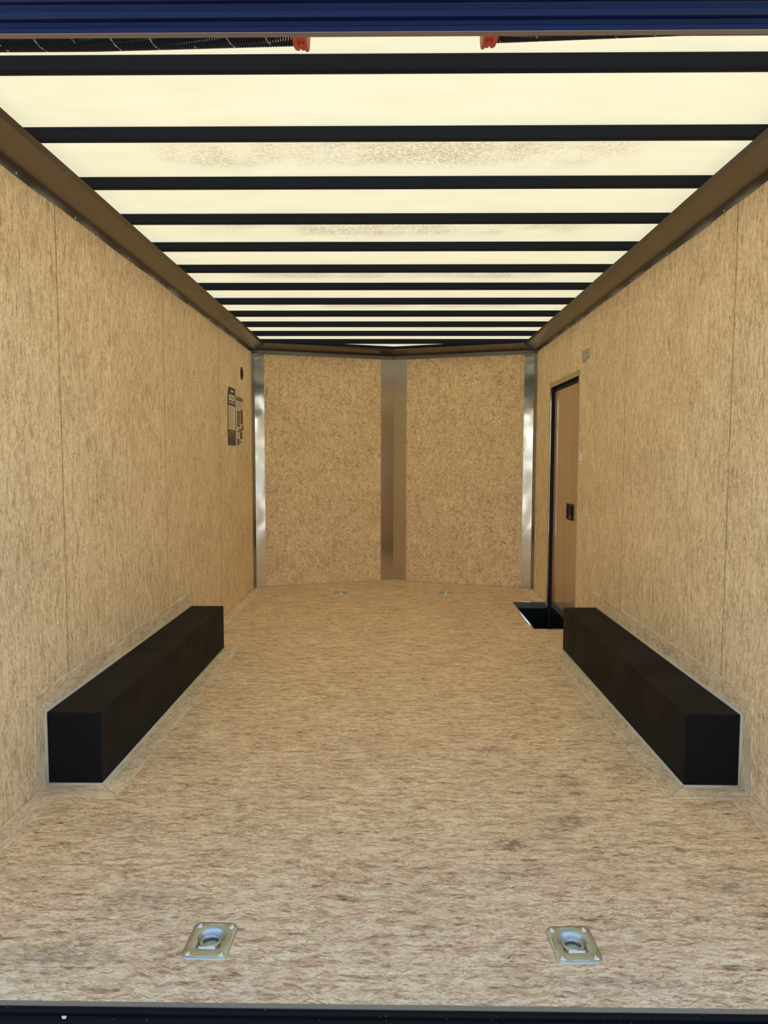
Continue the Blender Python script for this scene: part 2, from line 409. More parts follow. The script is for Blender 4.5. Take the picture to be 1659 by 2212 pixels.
struct(link('floor', bm, [M_FLOOR, M_EDGE]), 'strand board trailer floor')

bm = NB_(); box(bm, (-1.30, 1.20, -.16), (1.30, YR+.03, T-.001)); box(bm, (-1.30, YR-.016, T-.001), (1.30, YR-.0008, -.0105))
tag(link('rear_sill', bm, M_SILL, bevel=.003), 'dusty black steel sill across the open rear below the floor edge', 'sill')
for i, (x, y, r, a) in enumerate(((-.695, 1.438, .006, .6), (-.58, 1.415, .008, .1), (.10, 1.42, .004, 1.2))):
    bm = NB_(); pts = []
    for k in range(6):
        t = 2*pi*k/6+a; rr = r*(.6+.5*random.random())
        pts.append((x+rr*1.2*cos(t), y+rr*.7*sin(t), T+.0005))
    prism(bm, pts, (0, 0, .003))
    tag(link('wood_chip', bm, M_WHITE), ('pale wood chip on the black sill nearest the left edge', 'longer pale wood chip on the black sill, right of the leftmost chip', 'tiny wood chip on the black sill near its middle')[i], 'wood chip', 'wood chips on the rear sill')

# ------------------------------------------------------------------ side walls
ZTOP = 2.205
seams = [2.695, 3.922, 5.155]
DO = (4.905, 5.765, 1.722)        # door opening y0, y1, top
def side_wall(s):
    bm = NB_()
    ysl = [YR]+seams+[YC+.003]
    sx = lambda a: s*a
    def pan(y0, y1, z0, z1):
        a, b = sorted((sx(XW), sx(XW+.0009))); box(bm, (a, y0, z0), (b, y1, z1))
    for i in range(4):
        y0, y1 = ysl[i]+.0050, ysl[i+1]-.0050
        if s > 0:
            if y1 < DO[0] or y0 > DO[1]: pan(y0, y1, -.019, ZTOP)
            elif y0 < DO[0]:
                pan(y0, DO[0], -.019, ZTOP); pan(DO[0], y1, DO[2], ZTOP)
            else:
                pan(y0, DO[1], DO[2], ZTOP); pan(DO[1], y1, -.019, ZTOP)
        else: pan(y0, y1, -.019, ZTOP)
    def skin(y0, y1, z0, z1):
        a, b = sorted((sx(XW+.0010), sx(XW+.055))); vs = box(bm, (a, y0, z0), (b, y1, z1), 1)
    if s > 0:
        skin(YR, DO[0], -.019, ZTOP); skin(DO[0], DO[1], DO[2], ZTOP); skin(DO[1], YC+.02, -.019, ZTOP)
    else: skin(YR, YC+.02, -.019, ZTOP)
    o = link('wall_right' if s > 0 else 'wall_left', bm, [M_WALL, M_SEAM])
    return struct(o, 'strand board %s side wall in four upright sheets' % ('right' if s > 0 else 'left'))
side_wall(-1); side_wall(1)
for s, nm in ((-1, 'wall_nose_left'), (1, 'wall_nose_right')):
    d = Vector((1.24, .41, 0)).normalized(); nrm = Vector((-d.y, d.x, 0))
    p = [(-XW, YC, -.019), (0, YV, -.019), (0, YV, ZTOP), (-XW, YC, ZTOP)]
    p = [(x*-s if s > 0 else x, y, z) for x, y, z in p]
    bm = NB_(); prism(bm, p, (0, .03, 0))
    struct(link(nm, bm, M_NOSE), '%s half of the pointed strand board nose wall' % ('left' if s < 0 else 'right'))

# ------------------------------------------------------------------ ceiling sheet
bm = NB_(); n = 40
rows = []
for j in range(n+1):
    y = YR+.01+(6.95-YR)*j/n; hx = XW+.03 if y < YC+.03 else max(.02, (XW+.03)*(1-(y-YC-.03)/(.47)))
    rows.append([bm.verts.new((hx*(2*i/24-1), y, ZR+.0008*sin(y*9)+.001*sin(i*.9+y*2))) for i in range(25)])
for a, b in zip(rows, rows[1:]):
    for i in range(24): bm.faces.new((a[i], a[i+1], b[i+1], b[i]))
struct(link('ceiling', bm, M_ROOF, smooth=True), 'translucent cream roof sheet')

# ------------------------------------------------------------------ roof bows
ORD = ['first', 'second', 'third', 'fourth', 'fifth', 'sixth', 'seventh', 'eighth', 'ninth', 'tenth', 'eleventh', 'twelfth']
def bow_mesh():
    bm = NB_()
    # hat shaped tube: main web with a small rolled lip on the far lower edge
    prof = [(0, 0), (.003, -.0), (.003, .0), (.0, .0)]
    P = [(0, ZR-.0035), (0, ZB+.004), (.0015, ZB+.0012), (.004, ZB), (.008, ZB), (.0085, ZB+.0015), (.011, ZB+.0015), (.0115, ZB), (.023, ZB), (.025, ZB+.002), (.025, ZR-.0035)]
    prism(bm, [(-XW-.004, a, b) for a, b in P], (2*XW+.008, 0, 0))
    return bm
bow = None
for i in range(12):
    if bow is None: bow = link('roof_bow', bow_mesh(), M_BLACK); o = bow
    else: o = bow.copy(); COL.objects.link(o)
    o.location = (0, BOW0+BSTEP*i, 0)
    pl = 'nearest the open rear' if i == 0 else ('against the pointed nose' if i == 11 else ORD[i]+' counted from the open rear')
    tag(o, 'black roof bow under the cream roof, '+pl, 'roof beam', 'black roof bows across the ceiling')
# black rail round the nose above the cove
bm = NB_()
for s in (-1, 1):
    p = [(s*XW, YC-.01, ZB+.004), (0, YV-.01, ZB+.004), (0, YV-.01, ZR-.004), (s*XW, YC-.01, ZR-.004)]
    prism(bm, p, (0, -.012, 0))
for k in range(9):
    for s in (-1, 1):
        t = (k+.5)/9; x = s*XW*(1-t); y = YC+(YV-YC)*t-.045
        if x > -1.1 and x < 1.1: box(bm, (x-.012, y, ZB+.004), (x+.012, y+.025, ZR-.012))
tag(link('nose_top_rail', bm, M_BLACK), 'black steel top rail following the pointed nose above the metal cove', 'roof rail')

# ------------------------------------------------------------------ metal cove trims
def offset_path(u):
    """inner line of the wall path, u inside the walls"""
    d = Vector((1.24, .41)).normalized(); nn = Vector((d.y, -d.x))       # inward normal of the left nose wall
    c = sqrt(1.24**2+.41**2)
    tan_h = (1-(-d.dot(Vector((0, -1))))) if False else 0
    # intersection of x=-XW+u and nose line shifted by u
    p0 = Vector((-XW, YC))+nn*u
    t = (-XW+u-p0.x)/d.x; cor = p0+d*t
    t2 = -p0.x/d.x; tip = p0+d*t2
    return cor, tip
PROF = [(.0035, 2.086), (.0035, 2.119), (.098, 2.152), (.108, ZB+.0), (.100, ZB+.0), (.092, 2.160), (.0035, 2.130), (.0008, 2.130), (.0008, 2.086)]
def wob(y, k): return .0016*sin(y*7+k)+.0010*sin(y*17+k*2)
screws = {}
def cove(name, which, label):
    bm = NB_(); rings = []
    if which in ('L', 'R'):
        N = 44
        for j in range(N+1):
            ring = []
            for pi_, (u, z) in enumerate(PROF):
                cor, tip = offset_path(u); y = YR+.02+(cor.y-YR-.02)*j/N
                dz = (wob(y, 0 if which == 'L' else 2)*1.2 if z < 2.09 else 0)
                du = (.0012*sin(y*5)) if 1 <= pi_ <= 3 and 0 < j < N else 0
                x = -XW+u+du; ring.append((x if which == 'L' else -x, y, z+dz))
            rings.append(ring)
    else:
        N = 16
        for j in range(N+1):
            ring = []
            for u, z in PROF:
                cor, tip = offset_path(u); p = cor.lerp(tip, j/N); ring.append((p.x if which == 'NL' else -p.x, p.y, z))
            rings.append(ring)
    rv = [[bm.verts.new(c) for c in r] for r in rings]; m = len(PROF)
    for a, b in zip(rv, rv[1:]):
        for k in range(m): bm.faces.new((a[k], a[(k+1) % m], b[(k+1) % m], b[k]))
    bm.faces.new(rv[0]); bm.faces.new(rv[-1][::-1])
    return struct(link(name, bm, M_COVE), label)
cl = cove('trim_1', 'L', 'bright metal cove along the top of the left wall')
cr = cove('trim_2', 'R', 'bright metal cove along the top of the right wall')
cnl = cove('trim_3', 'NL', 'metal cove over the left nose wall'); cnr = cove('trim_4', 'NR', 'metal cove over the right nose wall')
def screw(parent, p, nrm, r=.0042):
    bm = NB_(); lathe(bm, p, nrm, [(r, -.001), (r, .0008), (r*.8, .0022), (r*.3, .0028)], 10)
    return link('screw', bm, M_SCREW, parent, smooth=True)
for s, par in ((-1, cl), (1, cr)):
    for y in (2.42, 2.86, 3.42, 3.93, 4.42, 4.90, 5.30, 5.72, 6.15):
        y += (0 if s < 0 else -.06); screw(par, (s*(XW-.0035), y, 2.094), (-s, 0, 0))
    for y in (3.75, 5.0, 6.2): screw(par, (s*(XW-.05), y, 2.134), (-s*.33, 0, -1), .003)
for s, par in ((-1, cnl), (1, cnr)):
    for t in (.035, .10, .92, .97):
        x = s*XW*(1-t); y = YC+(YV-YC)*t; screw(par, (x, y-.0045, 2.104), (0, -1, 0), .0045)

# corner flanges and central mullion
def nose_flange(bm, s, w0, w1, z0, z1, t=.0016):
    L = sqrt(1.24**2+.41**2); f = lambda q: Vector((s*XW*(1-q/L), YC+(YV-YC)*q/L, 0))
    a, b = f(w0), f(w1); off = Vector((0, -.0006, 0))
    prism(bm, [(a.x, a.y-.0006, z0), (b.x, b.y-.0006, z0), (b.x, b.y-.0006, z1), (a.x, a.y-.0006, z1)], (0, -t, 0))
k_tr = 5
for s in (-1, 1):
    bm = NB_(); nose_flange(bm, s, .004, .088, .004, 2.088)
    o = struct(link('trim_%d' % k_tr, bm, M_CORNER), 'polished metal corner strip at the %s nose corner' % ('left' if s < 0 else 'right'))
    for z in (.10, .5, .86, 1.25, 1.62, 1.95):
        q = .084; L = 1.306; screw(o, (s*XW*(1-q/L), YC+(YV-YC)*q/L-.0022, z), (0, -1, 0), .0035)
    bm = NB_(); a, b = sorted((s*(XW-.0006), s*(XW-.0024))); box(bm, (a, 6.33, .004), (b, YC-.001, 2.088))
    o2 = link('side_flange', bm, M_COVE, o)
    for z in (.45, .9, 1.3, 1.7): screw(o2, (s*(XW-.0024), 6.345, z), (-s, 0, 0), .0035)
    k_tr += 1
bm = NB_()
for s in (-1, 1): nose_flange(bm, s, 1.306-.126, 1.3055, .004, 2.088)
o = struct(link('trim_7', bm, M_MULL), 'wide metal strip up the middle of the nose')
for s in (-1, 1):
    for z in (.06, .3, .62, .95, 1.2, 1.5, 1.8, 2.05):
        q = 1.306-.122; L = 1.306; screw(o, (s*XW*(1-q/L), YC+(YV-YC)*q/L-.0022, z), (0, -1, 0), .0032)
# pale bead along the foot of the nose
bm = NB_()
tube(bm, [(-XW+.01, YC-.001, .003), (0, YV-.004, .003), (XW-.01, YC-.001, .003)], .0035, 6)
struct(link('trim_8', bm, M_CAULK), 'thin pale sealant bead along the foot of the nose wall')

# ------------------------------------------------------------------ wheel boxes with their strips
BX, BZ = 1.037, .264
for s, y0, y1 in ((-1, 2.487, 4.348), (1, 2.508, 4.354)):
    side = 'left' if s < 0 else 'right'
    root = empty('wheel_box', (s*(BX+XW)/2, (y0+y1)/2, 0), 'long black speckled wheel box on the floor against the %s wall' % side, 'wheel box', 'black wheel boxes')
    bm = NB_(); a, b = sorted((s*BX, s*(XW-.003))); box(bm, (a, y0, .0005), (b, y1, BZ))
    o = link('box_shell', bm, M_LINER, root, bevel=.004); local(o, root)
    bm = NB_(); r = .0065
    def bead(p0, p1):
        tube(bm, [p0, p1], r, 8)
    X1 = s*(XW-.0072)
    bead((s*(BX-.002), y0, .003), (s*(BX-.002), y1, .003)); bead((s*(BX-.002), y0-.003, .003), (X1, y0-.003, .003))
    bead((X1, y0-.003, .003), (X1, y0-.003, BZ+.004)); bead((X1, y0-.003, BZ+.003), (X1, y1, BZ+.003))
    bead((X1, y1+.003, .003), (X1, y1+.003, BZ+.004)); bead((s*(BX-.002), y1+.003, .003), (X1, y1+.003, .003))
    o = link('sealant_bead', bm, M_CAULK, root, smooth=True, label='pale sealant bead round the foot and top of the box'); local(o, root)
    # strips: floor front, floor side, wall front, wall top (mitred)
    h = .0035; W = .092
    fy = y0-W; fx = BX-W*.97
    def fl(name, pts, mat, lb):
        bm = NB_(); prism(bm, [(s*x, y, .0003) for x, y in pts], (0, 0, h)); return struct(link(name, bm, mat, bevel=.0012, segs=1), lb)
    def wl(name, pts, mat, lb):
        bm = NB_(); prism(bm, [(s*(XW-.0003), y, z) for y, z in pts], (-s*h, 0, 0)); return struct(link(name, bm, mat, bevel=.0012, segs=1), lb)
    n0 = 9+(0 if s < 0 else 10)
    fl('trim_%d' % n0, [(XW-.001, y0), (BX, y0), (fx, fy), (1.155, fy), (XW-.001, fy+.0)], M_STRIPX, 'strand board strip before the %s wheel box' % side)
    fl('trim_%d' % (n0+1), [(BX-.0008, y0+.001), (fx-.0008, fy+.001), (fx-.0008, y1+W), (BX-.0008, y1+.001)], M_STRIPY, 'strand board strip beside the %s wheel box' % side)
    wl('trim_%d' % (n0+2), [(y0-.001, .004), (y0-.001, BZ), (y0-.062, BZ+W-.01), (y0-.082, .004)], M_STRIPZ, 'upright wall strip before the %s wheel box' % side)
    wl('trim_%d' % (n0+3), [(y0, BZ+.001), (y1, BZ+.001), (y1+.07, BZ+W-.008), (y0-.061, BZ+W-.008)], M_STRIPY, 'wall strip above the %s wheel box' % side)
    fl('trim_%d' % (n0+4), [(1.155, YR), (XW-.004, YR), (XW-.004, fy-.001), (1.155, fy-.001)], M_STRIPY, 'strip along the foot of the %s wall by the open rear' % side)
    far0 = y1+.002
    if s < 0:
        fl('trim_%d' % (n0+5), [(1.155, far0), (XW-.004, far0), (XW-.004, YC-.03), (1.155, YC-.012)], M_STRIPY, 'strip along the foot of the left wall beyond the wheel box')
    else:
        fl('trim_%d' % (n0+5), [(1.155, far0), (XW-.004, far0), (XW-.004, WELL[2]-.02), (1.155, WELL[2]-.02)], M_STRIPY, 'short strip between the right wheel box and the step well')
        fl('trim_%d' % (n0+6), [(1.155, WELL[3]+.02), (XW-.004, WELL[3]+.02), (XW-.004, YC-.03), (1.155, YC-.012)], M_STRIPY, 'strip along the foot of the right wall beyond the step well')

# ------------------------------------------------------------------ step well and side door
x0, x1, y0, y1 = WELL
XD = 1.268
root = empty('step_well', ((x0+x1)/2, (y0+y1)/2, -.25), 'black sunken step well cut in the floor before the side door', 'step well')
bm = NB_(); D = -.24; t = .004
box(bm, (x0, y0, D-t), (XD+.03, y1, D))
box(bm, (x0-t, y0-t, D-t), (x0, y1+t, -.0195)); box(bm, (x0, y0-t, D-t), (XD+.03, y0, -.0195)); box(bm, (x0, y1, D-t), (XD+.03, y1+t, -.0195))
box(bm, (XD+.026, y0, D), (XD+.03, y1, -.02))
o = link('well_box', bm, M_WELL, root); local(o, root)
bm = NB_(); e = .013
def lip(a, b): box(bm, a, b)
box(bm, (x0-e, y0-e, .0003), (x0+.0015, y1+e, .0025)); box(bm, (x0+.0002, y0, -.04), (x0+.0018, y1, .0025))
box(bm, (x0+.0016, y0-e, .0003), (XW-.006, y0+.0015, .0025)); box(bm, (x0, y0+.0002, -.04), (XW, y0+.0018, .0025))
box(bm, (x0+.0016, y1-.0015, .0003), (XW-.006, y1+e, .0025)); 
o = link('edge_lip', bm, M_CORNER, root, label='bright metal edging'); local(o, root)
bm = NB_(); box(bm, (x0+.002, y1-.0018, -.047), (XD-.002, y1-.0002, -.0002))
o = link('far_flange', bm, M_FLANGE_REFL, root, label='grey metal flange on the far side'); local(o, root)

door = bpy.data.objects.new('door_1', None); COL.objects.link(door); door.location = (XD, (DO[0]+DO[1])/2, -.23)
struct(door, 'side door with a glossy brown wood grain inner face')
bm = NB_(); box(bm, (XD, DO[0]+.012, .032), (XD+.022, DO[1]-.028, 1.688))
o = link('door_panel', bm, M_DOOR, door, bevel=.001, segs=1); local(o, door)
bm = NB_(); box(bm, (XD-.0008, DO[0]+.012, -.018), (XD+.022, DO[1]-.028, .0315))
o = link('flange_reflection', bm, M_FLANGE_REFL, door, label='grey strip at the door foot, imitating the reflected well flange'); local(o, door)  # added strip standing in for the far flange mirrored in the glossy door
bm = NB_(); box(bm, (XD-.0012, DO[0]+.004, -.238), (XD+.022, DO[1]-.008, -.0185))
o = link('well_reflection', bm, M_WELL, door, label='black strip under the door, imitating the reflected step well'); local(o, door)  # added black piece: the dark well's reflection in the door, put into colour
bm = NB_()
box(bm, (XD+.004, DO[1]-.028, -.235), (XD+.024, DO[1]-.0025, 1.70)); box(bm, (XW+.0042, DO[1]-.006, -.235), (XD+.004, DO[1]-.0006, DO[2]-.003)); box(bm, (XD+.004, DO[0]+.001, 1.688), (XD+.024, DO[1]-.0025, DO[2]-.002)); box(bm, (XD+.004, DO[0]+.001, -.235), (XD+.024, DO[0]+.012, 1.70))
box(bm, (XD+.020, DO[0]-.005, -.235), (XD+.028, DO[1]+.0, DO[2]))
o = link('gasket', bm, M_GAP, door, label='black rubber seal round the door'); local(o, door)
bm = NB_(); fw = .038
xa, xb = XW-.0022, XW-.0004
box(bm, (xa, DO[0]-fw*.75, .003), (xb, DO[0]+.002, DO[2]+fw)); box(bm, (xa, DO[1]-.002, .003), (xb, DO[1]+fw, DO[2]+fw)); box(bm, (xa, DO[0]+.002, DO[2]-.002), (xb, DO[1]-.002, DO[2]+fw))
o = link('frame_face', bm, M_JAMB, door); local(o, door)
for y, z in ((DO[0]-.014, DO[2]+.025), (DO[0]+.4, DO[2]+.02), (DO[1]+.02, DO[2]+.02), (DO[1]+.022, 1.55), (DO[1]+.022, .92), (DO[0]-.015, 1.4), (DO[0]-.015, .9)):
    bm = NB_(); lathe(bm, (xa, y, z), (-1, 0, 0), [(.0035, -.001), (.0035, .0006), (.002, .0012)], 8); q = link('screw', bm, M_INK, o, smooth=True); 
bm = NB_()
box(bm, (xa, DO[1]-.0022, .003), (XW+.004, DO[1]-.0004, DO[2])); box(bm, (xa, DO[0]+.0004, -.23), (XD+.004, DO[0]+.0022, DO[2]))
o = link('side_jamb', bm, M_CORNER, door, label='polished metal reveal of the opening'); local(o, door)
bm = NB_(); box(bm, (xa, DO[0]+.003, DO[2]-.0022), (XD+.004, DO[1]-.003, DO[2]-.0004))
o = link('head_jamb', bm, M_BLACK, door, label='black reveal over the door'); local(o, door)
# paddle latch
ly0, ly1, lz0, lz1 = 5.085, 5.262, .728, .842
bm = NB_(); box(bm, (XD-.004, ly0, lz0), (XD-.0002, ly1, lz1)); box(bm, (XD-.010, ly0, lz0), (XD-.004, ly0+.012, lz1)); box(bm, (XD-.010, ly1-.014, lz0), (XD-.004, ly1, lz1)); box(bm, (XD-.010, ly0+.012, lz1-.016), (XD-.004, ly1-.014, lz1)); box(bm, (XD-.010, ly0+.012, lz0), (XD-.004, ly1-.014, lz0+.012))
lt = link('door_latch', bm, M_GAP, door, bevel=.002, label='black rectangular paddle latch'); local(lt, door)
bm = NB_(); prism(bm, [(XD-.0045, ly0+.03, lz1-.03), (XD-.0045, ly1-.05, lz1-.03), (XD-.0045, ly1-.05, lz0+.035), (XD-.0045, ly0+.03, lz0+.035)], (-.007, 0, 0))
link('paddle', bm, M_BLACK, lt, bevel=.002)
bm = NB_(); prism(bm, [(XD-.0045, ly0+.035, lz0+.014), (XD-.0045, ly0+.095, lz0+.014), (XD-.0045, ly0+.075, lz0+.034), (XD-.0045, ly0+.045, lz0+.034)], (-.006, 0, 0))
link('lock_slider', bm, M_REDPL, lt, bevel=.001, label='red lock slider')
bm = NB_(); lathe(bm, (XD-.010, ly0+.055, lz1-.012), (-1, 0, 0), [(.003, 0), (.003, .001), (.0015, .002)], 8)
link('screw', bm, M_SCREW, lt, smooth=True)

# ------------------------------------------------------------------ recessed tie-down rings
HX, HY, DY = .055, .0665, .010       # half width, half length, dish centre
def outline(a, rc=.021):
    """radius of the rounded oblong plate at angle a about the dish centre"""
    ca, sa = cos(a), sin(a); lo, hi = 0, .2
    for _ in range(30):
        m = (lo+hi)/2; px, py = abs(m*ca), abs(m*sa+DY); dx, dy = max(px-(HX-rc), 0), max(py-(HY-rc), 0)
        if px <= HX and py <= HY and sqrt(dx*dx+dy*dy) <= rc: lo = m
        else: hi = m
    return lo
def ring_plate():
    bm = NB_(); N = 120; rings = []
    prof = [('o', 0, .0002), ('o', .0004, .0022), ('o', .0015, .0030), ('m', .0, .0030), ('r', .0362, .0030), ('r', .0350, .0027), ('r', .0338, .0015), ('r', .0322, -.0015), ('r', .0302, -.0058), ('r', .0280, -.0092), ('r', .0250, -.0110), ('r', .020, -.0115), ('r', .008, -.0115)]
    for kind, v, z in prof:
        ring = []
        for i in range(N):
            a = 2*pi*i/N; ro = outline(a)
            r = v
            if kind == 'r' and sin(a) < -.2 and v > .02:      # squared-off near side that holds the bar
                r = min(v*1.36, v*1.21/max(abs(sin(a)), .01), v*.84/max(abs(cos(a)), .01)) if abs(cos(a)) > .01 else v*1.21
                t = min(1, (-.2-sin(a))/.25); r = v*(1-t)+r*t
            if kind == 'o': r = ro-v
            if kind == 'm': r = ro*.45+.0395*.55
            ring.append(bm.verts.new((r*cos(a), DY+r*sin(a), z)))
        rings.append(ring)
    for a, b in zip(rings, rings[1:]):
        for i in range(N): bm.faces.new((a[i], a[(i+1) % N], b[(i+1) % N], b[i]))
    bm.faces.new(rings[-1])
    # pressed ribs along the four sides
    for k in range(4):
        M4 = Matrix.Rotation(k*pi/2, 4, 'Z'); e = (HY if k % 2 == 0 else HX)-.0085; hl = .019 if k % 2 == 0 else .022
        pts = [(-hl, -e-.0015), (hl, -e-.0015), (hl+.0015, -e), (hl, -e+.0015), (-hl, -e+.0015), (-hl-.0015, -e)]
        lo = [bm.verts.new(M4 @ Vector((x, y, .0029))) for x, y in pts]
        hi = [bm.verts.new(M4 @ Vector((x*.97, -e+(y+e)*.45, .0044))) for x, y in pts]
        bm.faces.new(hi)
        for i in range(6): bm.faces.new((lo[i], lo[(i+1) % 6], hi[(i+1) % 6], hi[i]))
    return bm
def make_ring():
    root = empty('tie_down_ring', (0, 0, 0), '', 'tie-down ring', 'recessed tie-down rings in the floor')
    pl = link('plate', ring_plate(), M_ZINC, root, smooth=True)
    for sx in (-1, 1):
        for sy in (-1, 1):
            bm = NB_(); lathe(bm, (sx*.0395, sy*.0505, .0028), (0, 0, 1), [(.0085, 0), (.0082, .0012), (.0070, .0030), (.0048, .0044), (.0022, .0051), (.0003, .0053)], 18)
            link('bolt', bm, M_ZINCB, root, smooth=True, label='bright domed bolt')
    bm = NB_(); n = 40
    tilt = radians(10)
    pts = []
    for i in range(n):
        a = 2*pi*i/n; x = .0215*cos(a); y = .0215*sin(a)
        pts.append((x*1.07, .0035+y*1.07*cos(tilt), -.0040-(y)*sin(tilt)*.6))
    tube(bm, pts, .0048, 12, closed=True)
    link('ring', bm, M_ZINC, root, smooth=True)
    bm = NB_(); lathe(bm, (-.0205, -.0262, .0002), (1, 0, 0), [(.0046, 0), (.0060, .001), (.0060, .040), (.0046, .041)], 24)
    br = link('hinge_bar', bm, M_ZINCB, root, smooth=True)
    for q in (-.0232, .0216):
        bm = NB_(); box(bm, (q, -.0305, -.006), (q+.0016, -.0205, .0036)); link('bar_tab', bm, M_ZINCB, br)
    return root
def dup(root):
    r = root.copy(); COL.objects.link(r)
    for ch in root.children:
        c = ch.copy(); COL.objects.link(c); c.parent = r
        for gch in ch.children:
            d = gch.copy(); COL.objects.link(d); d.parent = c
    return r
proto = make_ring()
lab = ['silver recessed tie-down ring in the near floor, left of the middle', 'silver recessed tie-down ring in the near floor, right of the middle',
       'small far tie-down ring in the floor before the left nose wall', 'small far tie-down ring in the floor before the right nose wall']
for i, (x, y) in enumerate(RINGS):
    r = proto if i == 0 else dup(proto)
    r.location = (x, y, 0); r.rotation_euler = (0, 0, (radians(-1.5), radians(2), 0, 0)[i]); r['label'] = lab[i]

# ------------------------------------------------------------------ things on the left wall
root = empty('wall_vent', (-XW, 5.933, 1.853), 'round black vent set in the left wall above the paper notices', 'vent')
bm = NB_(); lathe(bm, (-XW+.0003, 5.933, 1.853), (1, 0, 0), [(.052, 0), (.052, .0025), (.046, .004), (.043, .0028), (.042, .0012), (.0005, .0012)], 36)
o = link('flange', bm, M_GAP, root, smooth=False); local(o, root)
for k in range(7):
    z = 1.853-.033+k*.011; hw = sqrt(max(.041**2-(z-1.853)**2, 1e-6))
    bm = NB_(); prism(bm, [(-XW+.0016, 5.933-hw, z), (-XW+.0016, 5.933+hw, z), (-XW+.0034, 5.933+hw, z-.006), (-XW+.0034, 5.933-hw, z-.006)], (.0006, 0, .0008))
    o = link('louver', bm, M_GAP, root); local(o, root)

def notice(name, y0, y1, z0, z1, items, curl, base_mat, lb, x_off=.0012):
    """items: (s0, s1, t0, t1, material index), s along Y, t up; drawn as layered print on one sheet"""
    mats = [base_mat, M_INK, M_WHITE, M_PRINTLINE, M_BROWNPRINT, M_PAPER]
    bm = NB_()
    def warp(s, t, lift):
        c = max(0, (t-.72)/.28)**1.3*curl
        ss = .5+(s-.5)*(1-.42*c)
        x = -XW+x_off+lift+.012*c*(1-(2*s-1)**2*.2)+.0012*sin(t*5+s*2)**2
        return (x, y0+(y1-y0)*ss, z0+(z1-z0)*t)
    def patch(s0, s1, t0, t1, lift, mi, skew=0, back=False):
        ns, ntt = 3, max(1, int((t1-t0)*24)+1); g_ = []
        for j in range(ntt+1):
            t = t0+(t1-t0)*j/ntt; g_.append([bm.verts.new(warp(s0+(s1-s0)*i/ns, t+skew*(i/ns), lift)) for i in range(ns+1)])
        for a, b in zip(g_, g_[1:]):
            for i in range(ns): bm.faces.new((a[i], a[i+1], b[i+1], b[i])).material_index = mi
        return g_
    f = patch(0, 1, 0, 1, 0, 0); bk = patch(0, 1, 0, 1, -.0005, 0)
    n_ = len(f)
    for a, b in zip(range(n_-1), range(1, n_)):
        bm.faces.new((f[a][0], f[b][0], bk[b][0], bk[a][0])); bm.faces.new((f[a][-1], f[b][-1], bk[b][-1], bk[a][-1]))
    for it in items:
        s0, s1, t0, t1, mi = it[:5]; lvl = it[5] if len(it) > 5 else 1
        patch(s0, s1, t0, t1, .0003*lvl, mi)
    me = bpy.data.meshes.new(name); bm.to_mesh(me); bm.free()
    for m in mats: me.materials.append(m)
    o = bpy.data.objects.new(name, me); COL.objects.link(o)
    return tag(o, lb, 'notice', 'paper notices on the left wall')
A = []
A += [(.3, .72, .925, .95, 2, 1)]
A += [(.12, .90, .775, .875, 5, 1)]
for k in range(5): A.append((.27+.1*k, .33+.1*k, .81+.006*(k % 2), .835+.008*((k*2) % 3), 1, 2))
A += [(.12, .88, .735, .748, 2, 1), (.18, .8, .71, .716, 3, 1)]
A += [(.07, .93, .27, .685, 5, 1)]
rr = random.Random(3)
for k in range(24):
    t = .66-k*.0162; A.append((.13, (.40 if k % 5 == 0 else .62+.2*rr.random()), t, t+(.007 if k % 5 == 0 else .0035), 1 if k % 5 == 0 else 3, 2))
A += [(.25, .8, .235, .243, 5, 1)]
for k in range(8): A.append((.16, .55+.3*rr.random(), .215-k*.012, .2185-k*.012, 3, 1))
A += [(.06, .11, .20, .212, 2, 1), (.06, .11, .155, .167, 2, 1)]
notice('paper_notice', 5.410, 5.678, 1.262, 1.700, A, .55, M_INK, 'dark bordered tall paper notice with a pale text panel, left of its pair')
B = [(.35, .68, .945, .957, 3, 1), (0.02, 1.0, .85, .915, 1, 1), (.15, .85, .878, .886, 5, 2)]
for k in range(10): B.append((.06, .70+.08*rr.random(), .825-k*.014, .829-k*.014, 3, 1))
B += [(.78, .98, .74, .82, 5, 1), (.10, .55, .36, .66, 1, 1), (.62, .97, .42, .69, 4, 1), (.60, .90, .32, .42, 5, 2), (.78, 1.0, .30, .40, 4, 3), (.35, .75, .29, .325, 1, 1)]
for k in range(17): B.append((.14, .35+.15*rr.random(), .645-k*.0165, .649-k*.0165, 5, 2))
B += [(.10, .45, .15, .275, 5, 1), (.52, .88, .13, .26, 4, 1), (.10, .42, .02, .135, 1, 1), (.50, .70, .06, .09, 1, 1), (.10, .9, .265, .28, 1, 2)]
for k in range(7): B.append((.14, .40, .255-k*.014, .259-k*.014, 3, 2))
for k in range(5): B.append((.15, .36, .115-k*.02, .122-k*.02, 3, 2))
for k in range(3): B.append((.60+.1*k, .64+.1*k, .135, .25, 1, 2))
notice('paper_notice', 5.700, 5.955, 1.262, 1.685, B, .0, M_PAPER, 'pale tall paper notice with dark heading and brown pictures, nearer the nose')

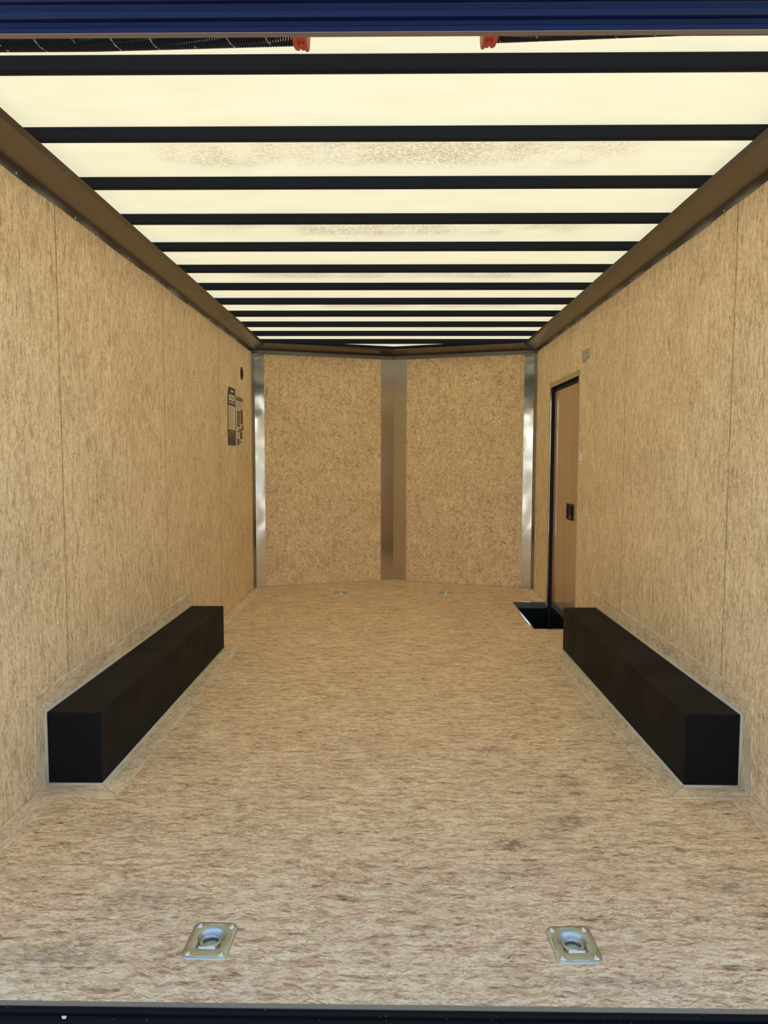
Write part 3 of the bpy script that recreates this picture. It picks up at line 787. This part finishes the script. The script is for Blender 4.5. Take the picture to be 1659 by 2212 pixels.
# ------------------------------------------------------------------ things on the right wall
bm = NB_()
pts = [(4.634, 1.812), (4.815, 1.793), (4.820, 1.870), (4.636, 1.868)]
prism(bm, [(XW-.0003, y, z) for y, z in pts], (-.006, 0, 0))
o = tag(link('cover_plate', bm, plain('satin_plate', (.62, .60, .54, 1), .35, .6), bevel=.002), 'small shiny metal cover plate on the right wall above the side door', 'cover plate')
screw(o, (XW-.0063, 4.72, 1.835), (-1, 0, 0), .004)
bm = NB_()
prism(bm, [(XW-.0003, y, z) for y, z in ((4.772, 1.128), (4.845, 1.13), (4.862, 1.15), (4.848, 1.175), (4.83, 1.205), (4.775, 1.198), (4.785, 1.165))], (-.0012, 0, 0))
prism(bm, [(XW-.0016, y, z) for y, z in ((4.785, 1.140), (4.835, 1.141), (4.835, 1.148), (4.785, 1.147))], (-.0004, 0, 0), 1)
tag(link('torn_sticker', bm, [M_WHITE, M_PRINTLINE]), 'small torn white sticker on the right wall beside the side door', 'sticker')

# ------------------------------------------------------------------ rear header and ramp springs
bm = NB_()
H0 = 1.981
P = [(1.452, H0), (1.446, H0+.001), (1.446, H0+.010), (1.451, H0+.012), (1.451, H0+.021), (1.441, H0+.024), (1.440, H0+.036), (1.449, H0+.040), (1.449, H0+.052), (1.441, H0+.056), (1.441, H0+.061), (1.449, H0+.065), (1.449, H0+.085), (1.438, H0+.089), (1.438, ZR+.08), (1.475, ZR+.08), (1.475, ZR+.004), (1.4605, ZR+.004), (1.4605, H0)]
prism(bm, [(-1.30, a, b) for a, b in P], (2.60, 0, 0))
hd = tag(link('rear_header', bm, M_BLUE, bevel=.0015), 'dark blue ribbed metal header over the open rear', 'door header')
bm = NB_(); box(bm, (-1.24, 1.4462, H0-.0016), (1.24, 1.4615, H0-.0002))
link('bottom_lip', bm, M_SOFFIT, hd, label='taupe metal lip under the header')
YS = 1.62
for s in (-1, 1):
    side = 'left' if s < 0 else 'right'
    root = empty('ramp_spring', (s*.7, YS, 2.085), 'black coil spring with a red end cone behind the header, %s side' % side, 'spring', 'coil springs behind the header')
    def zc(x):           # sagging centre line
        a = abs(x)
        if s < 0: return 2.0936-.009*min(1, max(0, (a-.20)/.45))+.0035*max(0, (a-.9))/.3
        return 2.097+.014*min(1, max(0, (a-.20)/.42))
    bm = NB_(); pitch = .0056; turns = int((1.225-.215)/pitch); pts = []
    for i in range(turns*14+1):
        x = s*(.215+pitch*i/14); a = 2*pi*i/14; pts.append((x, YS+.038*cos(a), zc(x)+.038*sin(a)))
    tube(bm, pts, .0026, 5)
    o = link('coil', bm, M_SPRING, root, smooth=True); local(o, root)
    z = zc(.2)-.0015
    bm = NB_(); lathe(bm, (s*.186, YS, z), (s, 0, 0), [(.020, 0), (.048, .001), (.049, .007), (.044, .009), (.043, .020), (.047, .022), (.045, .030), (.034, .036)], 20)
    for a in range(6):
        t = a*pi/3+.3; box(bm, (s*.200-.005, YS+.043*cos(t)-.004, z+.043*sin(t)-.004), (s*.200+.005, YS+.043*cos(t)+.004, z+.043*sin(t)+.004))
    o = link('winding_cone', bm, M_RED, root, bevel=.001, label='red winding cone'); local(o, root)
    bm = NB_(); lathe(bm, (0 if s < 0 else .001, YS, 2.096), (s, 0, 0), [(.010, 0), (.010, 1.235)], 14)
    o = link('shaft', bm, M_BLACK, root, smooth=False); local(o, root)
